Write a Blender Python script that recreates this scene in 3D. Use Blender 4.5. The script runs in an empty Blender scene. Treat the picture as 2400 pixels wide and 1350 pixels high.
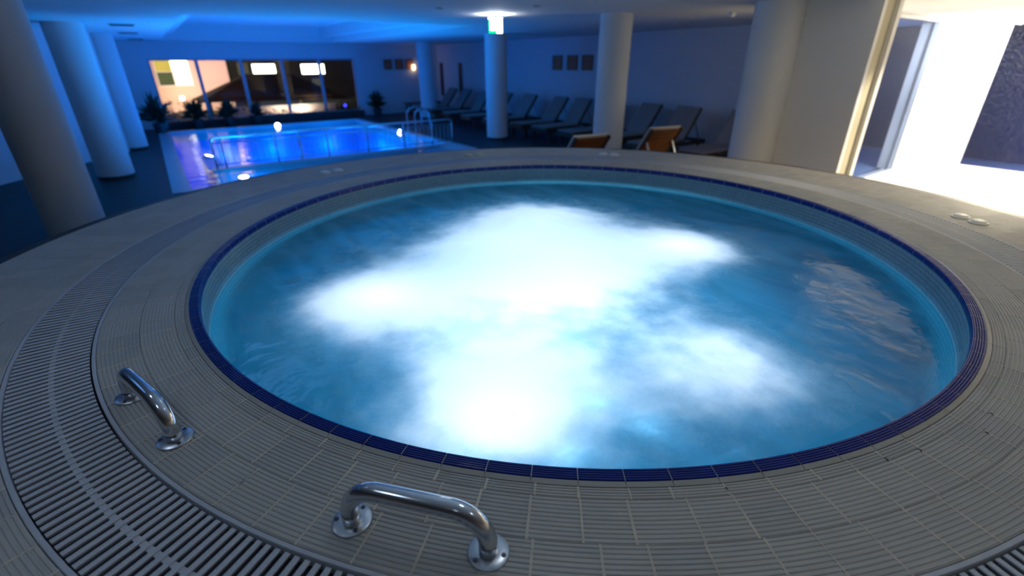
import bpy, math, random
from mathutils import Vector, Matrix
random.seed(7)
PI = math.pi
S = bpy.context.scene
COL = S.collection
cos, sin, rad = math.cos, math.sin, math.radians

# ------------------------------------------------------------------ materials
def new_mat(name):
    m = bpy.data.materials.new(name); m.use_nodes = True
    nt = m.node_tree; nt.nodes.clear()
    return m, nt, nt.nodes, nt.links
def N(nt, t, **kw):
    n = nt.nodes.new(t)
    for k, v in kw.items():
        if k.startswith('i_'): n.inputs[k[2:].replace('_', ' ')].default_value = v
        else: setattr(n, k, v)
    return n
def math_n(nt, op, a, b=None, c=None, clamp=False):
    n = nt.nodes.new('ShaderNodeMath'); n.operation = op; n.use_clamp = clamp
    for i, v in enumerate((a, b, c)):
        if v is None: continue
        if isinstance(v, (int, float)): n.inputs[i].default_value = v
        else: nt.links.new(v, n.inputs[i])
    return n.outputs[0]
def mixcol(nt, fac, a, b):
    n = nt.nodes.new('ShaderNodeMix'); n.data_type = 'RGBA'
    for i, v in ((0, fac), (6, a), (7, b)):
        if isinstance(v, (int, float, tuple)): n.inputs[i].default_value = v
        else: nt.links.new(v, n.inputs[i])
    return n.outputs[2]
def c4(c): return (c[0], c[1], c[2], 1)
def pbr(name, col, rough=.5, metal=0, var=.12, scale=9, bump=0, bscale=60, spec=.5, coat=0):
    m, nt, nn, L = new_mat(name)
    out = N(nt, 'ShaderNodeOutputMaterial'); p = N(nt, 'ShaderNodeBsdfPrincipled')
    p.inputs['Roughness'].default_value = rough; p.inputs['Metallic'].default_value = metal
    p.inputs['Specular IOR Level'].default_value = spec; p.inputs['Coat Weight'].default_value = coat
    tc = N(nt, 'ShaderNodeTexCoord')
    no = N(nt, 'ShaderNodeTexNoise'); no.inputs['Scale'].default_value = scale; no.inputs['Detail'].default_value = 5
    L.new(tc.outputs['Object'], no.inputs['Vector'])
    lo = tuple(max(0, x * (1 - var)) for x in col); hi = tuple(min(1, x * (1 + var)) for x in col)
    L.new(mixcol(nt, no.outputs['Fac'], c4(lo), c4(hi)), p.inputs['Base Color'])
    if bump:
        n2 = N(nt, 'ShaderNodeTexNoise'); n2.inputs['Scale'].default_value = bscale
        L.new(tc.outputs['Object'], n2.inputs['Vector'])
        b = N(nt, 'ShaderNodeBump'); b.inputs['Strength'].default_value = bump; b.inputs['Distance'].default_value = .01
        L.new(n2.outputs['Fac'], b.inputs['Height']); L.new(b.outputs['Normal'], p.inputs['Normal'])
    L.new(p.outputs[0], out.inputs[0])
    return m
def emit(name, col, s, var=0, scale=3):
    m, nt, nn, L = new_mat(name)
    out = N(nt, 'ShaderNodeOutputMaterial'); e = N(nt, 'ShaderNodeEmission')
    e.inputs['Strength'].default_value = s; e.inputs['Color'].default_value = c4(col)
    if var:
        tc = N(nt, 'ShaderNodeTexCoord'); no = N(nt, 'ShaderNodeTexNoise'); no.inputs['Scale'].default_value = scale
        L.new(tc.outputs['Object'], no.inputs['Vector'])
        L.new(mixcol(nt, no.outputs['Fac'], c4([x * (1 - var) for x in col]), c4([min(1, x * (1 + var)) for x in col])), e.inputs['Color'])
    L.new(e.outputs[0], out.inputs[0]); return m

M = {}
M['white'] = pbr('painted_plaster', (.78, .78, .77), .75, var=.03, scale=2)
M['ceil'] = pbr('ceiling_paint', (.74, .74, .74), .8, var=.03, scale=2)
M['floor'] = pbr('dark_stone_floor', (.040, .032, .036), .5, var=.3, scale=5, bump=.1, spec=.25)
M['lobby'] = pbr('pale_lobby_floor', (.80, .76, .68), .35, var=.05, scale=4)
M['tile'] = pbr('beige_ribbed_tile', (.47, .45, .41), .5, var=.10, scale=5, spec=.4)
M['tile2'] = pbr('beige_ribbed_tile_second_batch', (.43, .415, .385), .52, var=.12, scale=6, spec=.4)
M['border'] = pbr('smooth_beige_edge_tile', (.40, .38, .34), .35, var=.10, scale=12)
M['grout'] = pbr('sandy_grout', (.62, .55, .44), .9, var=.35, scale=14)
M['cobalt'] = pbr('cobalt_glazed_tile', (.003, .020, .21), .34, var=.25, scale=18, coat=.15, spec=.35)
M['lgrout'] = pbr('pale_grout', (.55, .52, .52), .9, var=.2, scale=20)
M['grate'] = pbr('grey_plastic_grating', (.50, .52, .56), .5, var=.06, scale=20)
M['channel'] = pbr('dark_drain_channel', (.03, .028, .045), .8, var=.2)
M['chrome'] = pbr('polished_steel', (.62, .63, .66), .14, 1, var=.05, scale=30)
M['steel'] = pbr('brushed_steel', (.55, .57, .60), .28, 1, var=.08, scale=40)
M['screw'] = pbr('dark_screw_steel', (.16, .16, .18), .4, 1, var=.1)
M['trimwood'] = pbr('dark_brown_edge', (.055, .04, .035), .5, var=.3)
M['cap'] = pbr('white_plastic', (.80, .79, .74), .4, var=.03)
M['capold'] = pbr('yellowed_plastic', (.62, .58, .38), .45, var=.05)
M['wood'] = pbr('teak_wood', (.22, .08, .026), .45, var=.3, scale=12)
M['darkwood'] = pbr('dark_stained_wood', (.075, .045, .032), .45, var=.3, scale=12)
M['fabric'] = pbr('grey_beige_sling', (.30, .27, .25), .9, var=.1, scale=30, bump=.2, bscale=200)
M['cream'] = pbr('cream_pad_roll', (.66, .60, .50), .9, var=.08, scale=20)
M['leaf'] = pbr('dark_green_leaf', (.02, .045, .02), .5, var=.4, scale=8)
M['pot'] = pbr('dark_planter', (.05, .045, .045), .6)
M['framew'] = pbr('white_frame', (.80, .79, .76), .4, var=.02)
M['beigejamb'] = pbr('beige_jamb', (.52, .48, .36), .6, var=.05)
M['blueframe'] = pbr('window_mullion_paint', (.45, .46, .5), .5, var=.05)
M['art'] = pbr('brown_canvas', (.50, .17, .08), .7, var=.5, scale=6)
M['slit'] = pbr('dark_timber_panel', (.09, .05, .05), .5, var=.3)
M['vent'] = pbr('dark_vent', (.05, .05, .06), .6)
M['poolstone'] = pbr('pool_coping_tile', (.40, .46, .50), .3, var=.06, scale=10)
M['pooltile'] = pbr('pool_basin_tile', (.06, .33, .75), .4, var=.08, scale=14)
M['tubtile'] = pbr('tub_shell_tile', (.14, .46, .66), .4, var=.08, scale=14)
M['housew'] = pbr('pink_render', (.75, .56, .48), .85, var=.06)
M['roof'] = pbr('brown_roof_tile', (.07, .042, .03), .8, var=.35, scale=5)
M['darkbuild'] = pbr('dark_facade', (.10, .095, .08), .8, var=.3, scale=2)
M['ground'] = pbr('garden_ground', (.05, .06, .045), .9, var=.3)
M['hedge'] = pbr('hedge_leaf', (.03, .05, .02), .7, var=.4)

def wave_bump(nt, p, tc, scale, dist, strength):
    no = N(nt, 'ShaderNodeTexNoise'); no.inputs['Scale'].default_value = scale; no.inputs['Detail'].default_value = 3
    nt.links.new(tc.outputs['Object'], no.inputs['Vector'])
    b = N(nt, 'ShaderNodeBump'); b.inputs['Strength'].default_value = strength; b.inputs['Distance'].default_value = dist
    nt.links.new(no.outputs['Fac'], b.inputs['Height'])
    return b.outputs['Normal']

# mosaic of small tiles, laid out on UV in metres
def mosaic_mat(name, a, b, grout, size):
    m, nt, nn, L = new_mat(name)
    out = N(nt, 'ShaderNodeOutputMaterial'); p = N(nt, 'ShaderNodeBsdfPrincipled'); p.inputs['Roughness'].default_value = .25
    uv = N(nt, 'ShaderNodeUVMap'); br = N(nt, 'ShaderNodeTexBrick'); br.offset = 0
    br.inputs['Color1'].default_value = c4(a); br.inputs['Color2'].default_value = c4(b); br.inputs['Mortar'].default_value = c4(grout)
    br.inputs['Scale'].default_value = 1; br.inputs['Brick Width'].default_value = size; br.inputs['Row Height'].default_value = size
    br.inputs['Mortar Size'].default_value = size * .09
    L.new(uv.outputs[0], br.inputs['Vector']); L.new(br.outputs['Color'], p.inputs['Base Color']); L.new(p.outputs[0], out.inputs[0])
    return m
M['mosaic'] = mosaic_mat('pale_mosaic', (.30, .43, .48), (.25, .38, .45), (.13, .22, .28), .025)
M['poolmosaic'] = mosaic_mat('pool_mosaic', (.40, .55, .80), (.34, .50, .76), (.55, .62, .72), .10)

# slat surface: embossed dashes along the radius, their relief shade painted into the colour
def grate_mat(cx, cy):
    m, nt, nn, L = new_mat('embossed_grating')
    out = N(nt, 'ShaderNodeOutputMaterial'); p = N(nt, 'ShaderNodeBsdfPrincipled'); p.inputs['Roughness'].default_value = .5
    g = N(nt, 'ShaderNodeNewGeometry'); sx = N(nt, 'ShaderNodeSeparateXYZ'); L.new(g.outputs['Position'], sx.inputs[0])
    dx = math_n(nt, 'SUBTRACT', sx.outputs[0], cx); dy = math_n(nt, 'SUBTRACT', sx.outputs[1], cy)
    r = math_n(nt, 'SQRT', math_n(nt, 'ADD', math_n(nt, 'MULTIPLY', dx, dx), math_n(nt, 'MULTIPLY', dy, dy)))
    a = math_n(nt, 'ARCTAN2', dy, dx)
    fr = math_n(nt, 'FRACT', math_n(nt, 'MULTIPLY', r, 85))
    fa = math_n(nt, 'FRACT', math_n(nt, 'ADD', math_n(nt, 'MULTIPLY', a, 546 / (2 * PI)), .5))
    d1 = math_n(nt, 'LESS_THAN', math_n(nt, 'ABSOLUTE', math_n(nt, 'SUBTRACT', fa, .40)), .022)
    d2 = math_n(nt, 'LESS_THAN', math_n(nt, 'ABSOLUTE', math_n(nt, 'SUBTRACT', fa, .60)), .022)
    dash = math_n(nt, 'MULTIPLY', math_n(nt, 'MAXIMUM', d1, d2), math_n(nt, 'GREATER_THAN', fr, .35))
    dot = math_n(nt, 'MULTIPLY', math_n(nt, 'LESS_THAN', math_n(nt, 'ABSOLUTE', math_n(nt, 'SUBTRACT', fa, .5)), .05), math_n(nt, 'LESS_THAN', fr, .2))
    mk = math_n(nt, 'MAXIMUM', dash, dot)
    L.new(mixcol(nt, mk, (.58, .60, .64, 1), (.30, .31, .35, 1)), p.inputs['Base Color'])
    b = N(nt, 'ShaderNodeBump'); b.inputs['Strength'].default_value = .12; b.inputs['Distance'].default_value = .0006; b.invert = True
    L.new(mk, b.inputs['Height']); L.new(b.outputs[0], p.inputs['Normal'])
    L.new(p.outputs[0], out.inputs[0]); return m

FOAM_BLOBS = [(-1.30, .02, .34, .9), (.72, -.50, .36, .8), (-1.22, -1.12, .46, .9), (-.30, -1.48, .38, .8), (.35, .70, .60, .6),
              (.05, .1, .75, .35), (.45, -1.25, .5, -.4), (-.60, -.98, .34, -.14)]
def foam_mask(nt, L, tc):
    sx = N(nt, 'ShaderNodeSeparateXYZ'); L.new(tc.outputs['Object'], sx.inputs[0])
    n1 = N(nt, 'ShaderNodeTexNoise'); n1.inputs['Scale'].default_value = 1.6; n1.inputs['Detail'].default_value = 6; n1.inputs['Roughness'].default_value = .62
    L.new(tc.outputs['Object'], n1.inputs['Vector'])
    n2 = N(nt, 'ShaderNodeTexNoise'); n2.inputs['Scale'].default_value = 8; n2.inputs['Detail'].default_value = 7; n2.inputs['Roughness'].default_value = .65
    L.new(tc.outputs['Object'], n2.inputs['Vector'])
    x, y = sx.outputs[0], sx.outputs[1]
    def blob(cx, cy, r, amp):
        dx = math_n(nt, 'MULTIPLY', math_n(nt, 'SUBTRACT', x, cx), 1 / r); dy = math_n(nt, 'MULTIPLY', math_n(nt, 'SUBTRACT', y, cy), 1 / r)
        d2 = math_n(nt, 'ADD', math_n(nt, 'MULTIPLY', dx, dx), math_n(nt, 'MULTIPLY', dy, dy))
        return math_n(nt, 'MULTIPLY', math_n(nt, 'EXPONENT', math_n(nt, 'MULTIPLY', d2, -1)), amp)
    acc = blob(-.35, -.18, 1.27, 1.25)
    for b in FOAM_BLOBS: acc = math_n(nt, 'ADD', acc, blob(*b))
    acc = math_n(nt, 'ADD', acc, math_n(nt, 'MULTIPLY', math_n(nt, 'SUBTRACT', n1.outputs['Fac'], .5), .8))
    acc = math_n(nt, 'ADD', acc, math_n(nt, 'MULTIPLY', math_n(nt, 'SUBTRACT', n2.outputs['Fac'], .5), .60))
    mr = N(nt, 'ShaderNodeMapRange'); mr.interpolation_type = 'SMOOTHSTEP'
    mr.inputs[1].default_value = .12; mr.inputs[2].default_value = 1.22; mr.inputs[3].default_value = 0; mr.inputs[4].default_value = 1
    L.new(acc, mr.inputs[0])
    return mr.outputs[0]
def water_mat(name, tint, milky, milk, wscale, wdist, wstr, rough=.03, ior=1.33):
    m, nt, nn, L = new_mat(name)
    out = N(nt, 'ShaderNodeOutputMaterial'); tc = N(nt, 'ShaderNodeTexCoord')
    tr = N(nt, 'ShaderNodeBsdfTransparent'); tr.inputs[0].default_value = c4(tint)
    tl = N(nt, 'ShaderNodeBsdfTranslucent'); tl.inputs[0].default_value = c4(milky)
    mx = N(nt, 'ShaderNodeMixShader')
    mp = N(nt, 'ShaderNodeMapping'); mp.inputs['Scale'].default_value = (3.2, .9, 1); mp.inputs['Rotation'].default_value = (0, 0, .5); L.new(tc.outputs['Object'], mp.inputs[0])
    st_ = N(nt, 'ShaderNodeTexNoise'); st_.inputs['Scale'].default_value = 1.6; st_.inputs['Detail'].default_value = 6; st_.inputs['Distortion'].default_value = .6; L.new(mp.outputs[0], st_.inputs['Vector'])
    sr = N(nt, 'ShaderNodeMapRange'); sr.inputs[1].default_value = .35; sr.inputs[2].default_value = .75; L.new(st_.outputs['Fac'], sr.inputs[0])
    L.new(mixcol(nt, sr.outputs[0], c4([v * .85 for v in milky]), c4([min(1, v * 1.3 + .03) for v in milky])), tl.inputs[0])
    if isinstance(milk, tuple):
        lw = N(nt, 'ShaderNodeTexNoise'); lw.inputs['Scale'].default_value = 1.3; lw.inputs['Detail'].default_value = 4
        L.new(tc.outputs['Object'], lw.inputs['Vector'])
        mr = N(nt, 'ShaderNodeMapRange'); mr.inputs[1].default_value = .3; mr.inputs[2].default_value = .7
        mr.inputs[3].default_value = milk[0]; mr.inputs[4].default_value = milk[1]
        L.new(lw.outputs['Fac'], mr.inputs[0])
        # the bubbles thin out towards the wall, so the rim is clearer water
        le = N(nt, 'ShaderNodeVectorMath'); le.operation = 'LENGTH'; L.new(tc.outputs['Object'], le.inputs[0])
        m2 = N(nt, 'ShaderNodeMapRange'); m2.interpolation_type = 'SMOOTHSTEP'
        m2.inputs[1].default_value = 1.93; m2.inputs[2].default_value = 2.02; m2.inputs[3].default_value = 1; m2.inputs[4].default_value = .15
        L.new(le.outputs['Value'], m2.inputs[0])
        fk = foam_mask(nt, L, tc); clear = math_n(nt, 'SUBTRACT', 1, math_n(nt, 'POWER', fk, 2.5))
        L.new(math_n(nt, 'MULTIPLY', math_n(nt, 'MULTIPLY', mr.outputs[0], m2.outputs[0]), clear), mx.inputs[0])
        L.new(mixcol(nt, fk, c4(tint), (1, 1, 1, 1)), tr.inputs[0])
    else: mx.inputs[0].default_value = milk
    L.new(tr.outputs[0], mx.inputs[1]); L.new(tl.outputs[0], mx.inputs[2])
    gl = N(nt, 'ShaderNodeBsdfGlossy'); gl.inputs['Roughness'].default_value = rough
    nrm = wave_bump(nt, None, tc, wscale, wdist, wstr); L.new(nrm, gl.inputs['Normal'])
    fr = N(nt, 'ShaderNodeFresnel'); fr.inputs[0].default_value = ior; L.new(nrm, fr.inputs['Normal'])
    m3 = N(nt, 'ShaderNodeMixShader'); L.new(fr.outputs[0], m3.inputs[0]); L.new(mx.outputs[0], m3.inputs[1]); L.new(gl.outputs[0], m3.inputs[2])
    L.new(m3.outputs[0], out.inputs[0]); return m
M['tubwater'] = water_mat('bubbling_water', (.10, .70, .98), (.008, .175, .30), (.88, .97), 5, .03, .5, .12)
M['poolwater'] = water_mat('calm_pool_water', (.70, .90, .99), (.1, .3, .9), .04, 3, .03, .5, .10, 1.16)

def foam_mat():
    m, nt, nn, L = new_mat('white_bubble_foam')
    out = N(nt, 'ShaderNodeOutputMaterial'); tc = N(nt, 'ShaderNodeTexCoord'); fm = foam_mask(nt, L, tc)
    tl = N(nt, 'ShaderNodeBsdfTranslucent'); tl.inputs[0].default_value = (.90, .95, 1, 1)
    df = N(nt, 'ShaderNodeBsdfDiffuse'); df.inputs[0].default_value = (.9, .93, .96, 1)
    m1 = N(nt, 'ShaderNodeMixShader'); m1.inputs[0].default_value = .25; L.new(tl.outputs[0], m1.inputs[1]); L.new(df.outputs[0], m1.inputs[2])
    tr = N(nt, 'ShaderNodeBsdfTransparent')
    m2 = N(nt, 'ShaderNodeMixShader'); L.new(fm, m2.inputs[0]); L.new(tr.outputs[0], m2.inputs[1]); L.new(m1.outputs[0], m2.inputs[2])
    L.new(m2.outputs[0], out.inputs[0]); return m
M['foam'] = foam_mat()

def glass_mat(name, tint, ior=1.45, speck=0, rough=.0):
    m, nt, nn, L = new_mat(name)
    out = N(nt, 'ShaderNodeOutputMaterial'); tr = N(nt, 'ShaderNodeBsdfTransparent'); tr.inputs[0].default_value = c4(tint)
    gl = N(nt, 'ShaderNodeBsdfGlossy'); gl.inputs['Roughness'].default_value = rough
    fr = N(nt, 'ShaderNodeFresnel'); fr.inputs[0].default_value = ior
    mx = N(nt, 'ShaderNodeMixShader'); L.new(fr.outputs[0], mx.inputs[0]); L.new(tr.outputs[0], mx.inputs[1]); L.new(gl.outputs[0], mx.inputs[2])
    last = mx.outputs[0]
    if speck:
        tc = N(nt, 'ShaderNodeTexCoord'); no = N(nt, 'ShaderNodeTexNoise'); no.inputs['Scale'].default_value = speck; no.inputs['Detail'].default_value = 8; no.inputs['Roughness'].default_value = .7
        L.new(tc.outputs['Object'], no.inputs['Vector'])
        mr = N(nt, 'ShaderNodeMapRange'); mr.inputs[1].default_value = .55; mr.inputs[2].default_value = .75; mr.inputs[3].default_value = .004; mr.inputs[4].default_value = .3
        L.new(no.outputs['Fac'], mr.inputs[0])
        df = N(nt, 'ShaderNodeBsdfDiffuse'); df.inputs[0].default_value = (.45, .47, .55, 1)
        m2 = N(nt, 'ShaderNodeMixShader'); L.new(mr.outputs[0], m2.inputs[0]); L.new(last, m2.inputs[1]); L.new(df.outputs[0], m2.inputs[2]); last = m2.outputs[0]
    L.new(last, out.inputs[0]); return m
M['glass'] = glass_mat('clear_pane', (.93, .94, .95))
M['speckglass'] = glass_mat('water_flecked_pane', (.8, .82, .9), ior=1.15, speck=60)
M['doorglass'] = glass_mat('tinted_pane', (.75, .8, .9), ior=1.03)

# ------------------------------------------------------------------ mesh tools
class MB:
    def __init__(s): s.v = []; s.f = []; s.uv = []
    def add(s, vs, fs, uv=None):
        o = len(s.v); s.v += [tuple(v) for v in vs]; s.f += [tuple(i + o for i in f) for f in fs]
        if uv is not None: s.uv += uv
    def box(s, x0, x1, y0, y1, z0, z1):
        vs = [(x, y, z) for z in (z0, z1) for y in (y0, y1) for x in (x0, x1)]
        s.add(vs, [(0, 2, 3, 1), (4, 5, 7, 6), (0, 1, 5, 4), (2, 6, 7, 3), (0, 4, 6, 2), (1, 3, 7, 5)]); return s
    def obox(s, c, ax, ay, az):          # oriented box: centre and three half-axis vectors
        c, ax, ay, az = map(Vector, (c, ax, ay, az))
        vs = [c + ax * i + ay * j + az * k for k in (-1, 1) for j in (-1, 1) for i in (-1, 1)]
        s.add(vs, [(0, 2, 3, 1), (4, 5, 7, 6), (0, 1, 5, 4), (2, 6, 7, 3), (0, 4, 6, 2), (1, 3, 7, 5)]); return s
    def bar(s, a, b, w, h=None, up=(0, 0, 1)):
        a, b = Vector(a), Vector(b); d = (b - a); l = d.length; d.normalize(); u = Vector(up)
        if abs(d.dot(u)) > .98: u = Vector((1, 0, 0))
        sd = d.cross(u).normalized(); u = sd.cross(d)
        return s.obox((a + b) / 2, d * l / 2, sd * w / 2, u * (h or w) / 2)
    def tube(s, pts, r, n=12, cap=True):
        pts = [Vector(p) for p in pts]; rings = []
        t0 = (pts[1] - pts[0]).normalized(); ref = Vector((0, 0, 1)) if abs(t0.z) < .9 else Vector((1, 0, 0))
        nrm = (ref - t0 * ref.dot(t0)).normalized(); o = len(s.v); vs = []
        for i, p in enumerate(pts):
            t = ((pts[i + 1] if i + 1 < len(pts) else pts[i]) - (pts[i - 1] if i else pts[i])).normalized()
            nrm = (nrm - t * nrm.dot(t)).normalized(); b = t.cross(nrm)
            rr = r[i] if isinstance(r, (list, tuple)) else r
            vs += [p + (nrm * cos(2 * PI * k / n) + b * sin(2 * PI * k / n)) * rr for k in range(n)]
        fs = [(i * n + k, i * n + (k + 1) % n, (i + 1) * n + (k + 1) % n, (i + 1) * n + k) for i in range(len(pts) - 1) for k in range(n)]
        if cap: fs += [tuple(range(n - 1, -1, -1)), tuple((len(pts) - 1) * n + k for k in range(n))]
        s.add(vs, fs); return s
    def lathe(s, prof, n=64, c=(0, 0), a0=0, a1=2 * PI, uv=False, closed=True):
        full = abs(a1 - a0 - 2 * PI) < 1e-6; m = n if full else n + 1; k = len(prof); vs = []
        for i in range(m):
            a = a0 + (a1 - a0) * i / n
            vs += [(c[0] + r * cos(a), c[1] + r * sin(a), z) for r, z in prof]
        fs = []; uvs = []
        cum = [0]
        for j in range(k - 1): cum.append(cum[-1] + math.hypot(prof[j + 1][0] - prof[j][0], prof[j + 1][1] - prof[j][1]))
        R = prof[0][0]
        for i in range(n):
            i2 = (i + 1) % m
            for j in range(k - 1):
                fs.append((i * k + j, i2 * k + j, i2 * k + j + 1, i * k + j + 1))
                if uv:
                    u0, u1 = R * (a1 - a0) * i / n, R * (a1 - a0) * (i + 1) / n
                    uvs += [(u0, cum[j]), (u1, cum[j]), (u1, cum[j + 1]), (u0, cum[j + 1])]
        s.add(vs, fs, uvs if uv else None); return s
    def build(s, name, mat, parent=None, smooth=False, auto=None, bevel=0):
        me = bpy.data.meshes.new(name); me.from_pydata(s.v, [], s.f); me.update()
        if s.uv:
            l = me.uv_layers.new(name='UVMap')
            for i, u in enumerate(s.uv): l.data[i].uv = u
        if mat: me.materials.append(mat)
        o = bpy.data.objects.new(name, me); COL.objects.link(o)
        if smooth: me.polygons.foreach_set('use_smooth', [True] * len(me.polygons))
        if auto is not None:
            me.polygons.foreach_set('use_smooth', [True] * len(me.polygons)); me.set_sharp_from_angle(angle=rad(auto))
        if bevel:
            b = o.modifiers.new('bevel', 'BEVEL'); b.width = bevel; b.segments = 2; b.limit_method = 'ANGLE'
        if parent: o.parent = parent
        return o
def tag(o, label, cat, group=None, kind=None):
    if label: o['label'] = label
    if cat: o['category'] = cat
    if group: o['group'] = group
    if kind: o['kind'] = kind
    return o
def struct(o): o['kind'] = 'structure'; return o
def thing(name, loc, label, cat, group=None, rz=0):
    o = bpy.data.objects.new(name, None); o.empty_display_size = .1; COL.objects.link(o)
    o.location = loc; o.rotation_euler = (0, 0, rz)
    return tag(o, label, cat, group)
def copy_tree(o, parent=None):
    c = o.copy(); COL.objects.link(c)
    if parent: c.parent = parent
    for ch in [x for x in bpy.data.objects if x.parent == o]: copy_tree(ch, c)
    return c

# ------------------------------------------------------------------ measured layout (metres, floor z=0)
DZ = .90                       # top of the raised deck
CX, CY = 1.972, 2.263          # centre of the round tub
ZC = 2.508                     # ceiling
R_LIPI, R_LIPO, R_BASE, R_GIN, R_GOUT, R_PLAT = 2.0414, 2.0836, 2.1011, 2.4006, 2.657, 3.2062
TUBC = (CX, CY)
ZW = .735                      # tub water level

# ------------------------------------------------------------------ room shell
PX0, PX1, PY0, PY1 = .14, 5.86, 9.45, 18.3     # pool opening in the floor
fl = MB()
fl.box(-8, PX0 - .27, -6, 19.6, -.3, 0); fl.box(PX1 + .2, 6.86, -6, 3.4, -.3, 0); fl.box(PX1 + .2, 9.0, 3.4, 19.6, -.3, 0); fl.box(9.0, 10.2, 4.6, 19.6, -.3, 0)
fl.box(PX0 - .27, PX1 + .2, -6, PY0 - .15, -.3, 0); fl.box(PX0 - .27, PX1 + .2, PY1 + .2, 19.6, -.3, 0)
struct(fl.build('floor', M['floor']))
struct(MB().box(6.86, 11.2, -6, 3.4, -.3, 0.001).build('floor_lobby', M['lobby']))
cp = MB(); cp.box(PX0 - .27, PX0, PY0 - .15, PY1 + .2, -.3, .012); cp.box(PX1, PX1 + .2, PY0 - .15, PY1 + .2, -.3, .012)
cp.box(PX0, PX1, PY1, PY1 + .2, -.3, .012); cp.box(PX0, PX1, PY0 - .15, PY0, -.3, .012)
struct(cp.build('trim_1', M['poolstone']))
# ceiling with a stepped tray over the pool
TX0, TX1, TY0, TY1 = .62, 5.36, 8.9, 18.6
ce = MB()
ce.box(-8, TX0, -6, 20, ZC, ZC + .25); ce.box(TX1, 12, -6, 20, ZC, ZC + .25); ce.box(TX0, TX1, -6, TY0, ZC, ZC + .25); ce.box(TX0, TX1, TY1, 20, ZC, ZC + .25)
e = .28; z1 = ZC + .15
ce.box(TX0 - .02, TX0 + e, TY0, TY1, z1, ZC + .55); ce.box(TX1 - e, TX1 + .02, TY0, TY1, z1, ZC + .55); ce.box(TX0 + e, TX1 - e, TY0, TY0 + e, z1, ZC + .55); ce.box(TX0 + e, TX1 - e, TY1 - e, TY1, z1, ZC + .55)
ce.box(TX0, TX1, TY0, TY1, ZC + .42, ZC + .55)
struct(ce.build('ceiling', M['ceil']))
# walls
WY = 19.6; WX0, WX1, WZ0, WZ1 = .15, 6.55, .18, 2.02
w = MB(); w.box(-1.2, WX0, WY, WY + .25, -.3, ZC); w.box(WX1, 10.3, WY, WY + .25, -.3, ZC); w.box(WX0, WX1, WY, WY + .25, WZ1, ZC); w.box(WX0, WX1, WY, WY + .25, -.3, WZ0)
struct(w.build('wall_back', M['white']))
struct(MB().box(10.0, 10.25, 4.55, WY, -.3, ZC).build('wall_right', M['white']))
w = MB(); w.box(8.43, 9.12, 3.5, 3.6, 0, ZC); w.box(9.02, 9.12, 3.6, 4.55, 0, ZC); w.box(9.02, 10.0, 4.55, 4.7, 0, ZC); struct(w.build('wall_return', M['white']))
struct(MB().bar((-.85, 14.85, 1.104), (-5.4, 7.4, 1.104), .2, 2.808).build('wall_left', M['white']))
struct(MB().box(-.98, -.78, 15.25, WY, -.3, ZC).build('wall_pool_side', M['white']))
struct(MB().box(-8.2, -8, -6, 12, -.3, ZC).build('wall_far_left', M['white']))
struct(MB().box(-8, 11.3, -6.2, -6, -.3, ZC).build('wall_rear', M['white']))
struct(MB().box(6.42, 6.86, 2.47, 3.5, -.3, ZC).build('wall_partition', M['white']))
w = MB(); w.box(7.7, 9.14, 3.3, 3.5, -.3, ZC); w.box(6.86, 7.7, 3.3, 3.5, 2.1, ZC); struct(w.build('wall_lobby_back', M['white']))
LW = 11.0
w = MB(); w.box(LW, LW + .2, 2.39, 3.5, 0, ZC); w.box(LW, LW + .2, -6, -.9, 0, ZC); w.box(LW, LW + .2, -.9, 2.39, 0, .21); w.box(LW, LW + .2, -.9, 2.39, 2.40, ZC)
struct(w.build('wall_lobby', M['white']))
w = MB(); w.box(9.15, LW, 3.22, 3.34, 2.45, ZC)
struct(w.build('trim_2', M['framew']))
# door jamb at the end of the partition: two white strips with a beige recess between
jb = MB(); jb.box(6.42, 6.50, 2.43, 2.47, 0, ZC); jb.box(6.77, 6.86, 2.41, 2.47, 0, ZC)
j = struct(jb.build('trim_3', M['framew'])); MB().box(6.50, 6.77, 2.455, 2.47, 0, ZC).build('jamb_panel', M['beigejamb'], j)
# glazed door beside the jamb (frame, pane) and the flecked lobby window
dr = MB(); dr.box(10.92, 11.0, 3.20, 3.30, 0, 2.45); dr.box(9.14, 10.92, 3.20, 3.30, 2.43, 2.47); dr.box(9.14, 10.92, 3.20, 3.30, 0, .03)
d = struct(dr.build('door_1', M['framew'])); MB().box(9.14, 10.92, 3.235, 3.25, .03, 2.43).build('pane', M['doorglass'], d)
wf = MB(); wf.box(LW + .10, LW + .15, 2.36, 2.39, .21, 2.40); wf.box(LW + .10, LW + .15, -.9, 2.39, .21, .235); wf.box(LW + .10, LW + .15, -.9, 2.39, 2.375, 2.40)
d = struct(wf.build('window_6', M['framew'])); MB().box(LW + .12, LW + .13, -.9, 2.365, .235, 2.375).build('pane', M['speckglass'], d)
# dim rooms behind those panes
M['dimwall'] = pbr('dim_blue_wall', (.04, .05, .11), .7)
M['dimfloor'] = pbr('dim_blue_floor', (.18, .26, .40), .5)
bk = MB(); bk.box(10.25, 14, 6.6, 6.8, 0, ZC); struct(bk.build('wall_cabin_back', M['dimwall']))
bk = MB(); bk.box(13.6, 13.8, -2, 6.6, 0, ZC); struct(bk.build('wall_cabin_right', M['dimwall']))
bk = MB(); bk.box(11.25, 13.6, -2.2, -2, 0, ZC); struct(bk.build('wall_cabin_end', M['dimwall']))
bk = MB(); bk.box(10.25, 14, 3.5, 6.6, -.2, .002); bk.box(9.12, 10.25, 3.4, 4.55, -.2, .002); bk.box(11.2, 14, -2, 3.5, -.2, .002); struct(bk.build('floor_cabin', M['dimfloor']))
bk = MB(); bk.box(9.12, 9.14, 3.5, 4.55, .002, ZC); bk.box(9.14, 10.25, 4.53, 4.55, .002, ZC); struct(bk.build('wall_cabin_lining', M['dimwall']))
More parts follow.
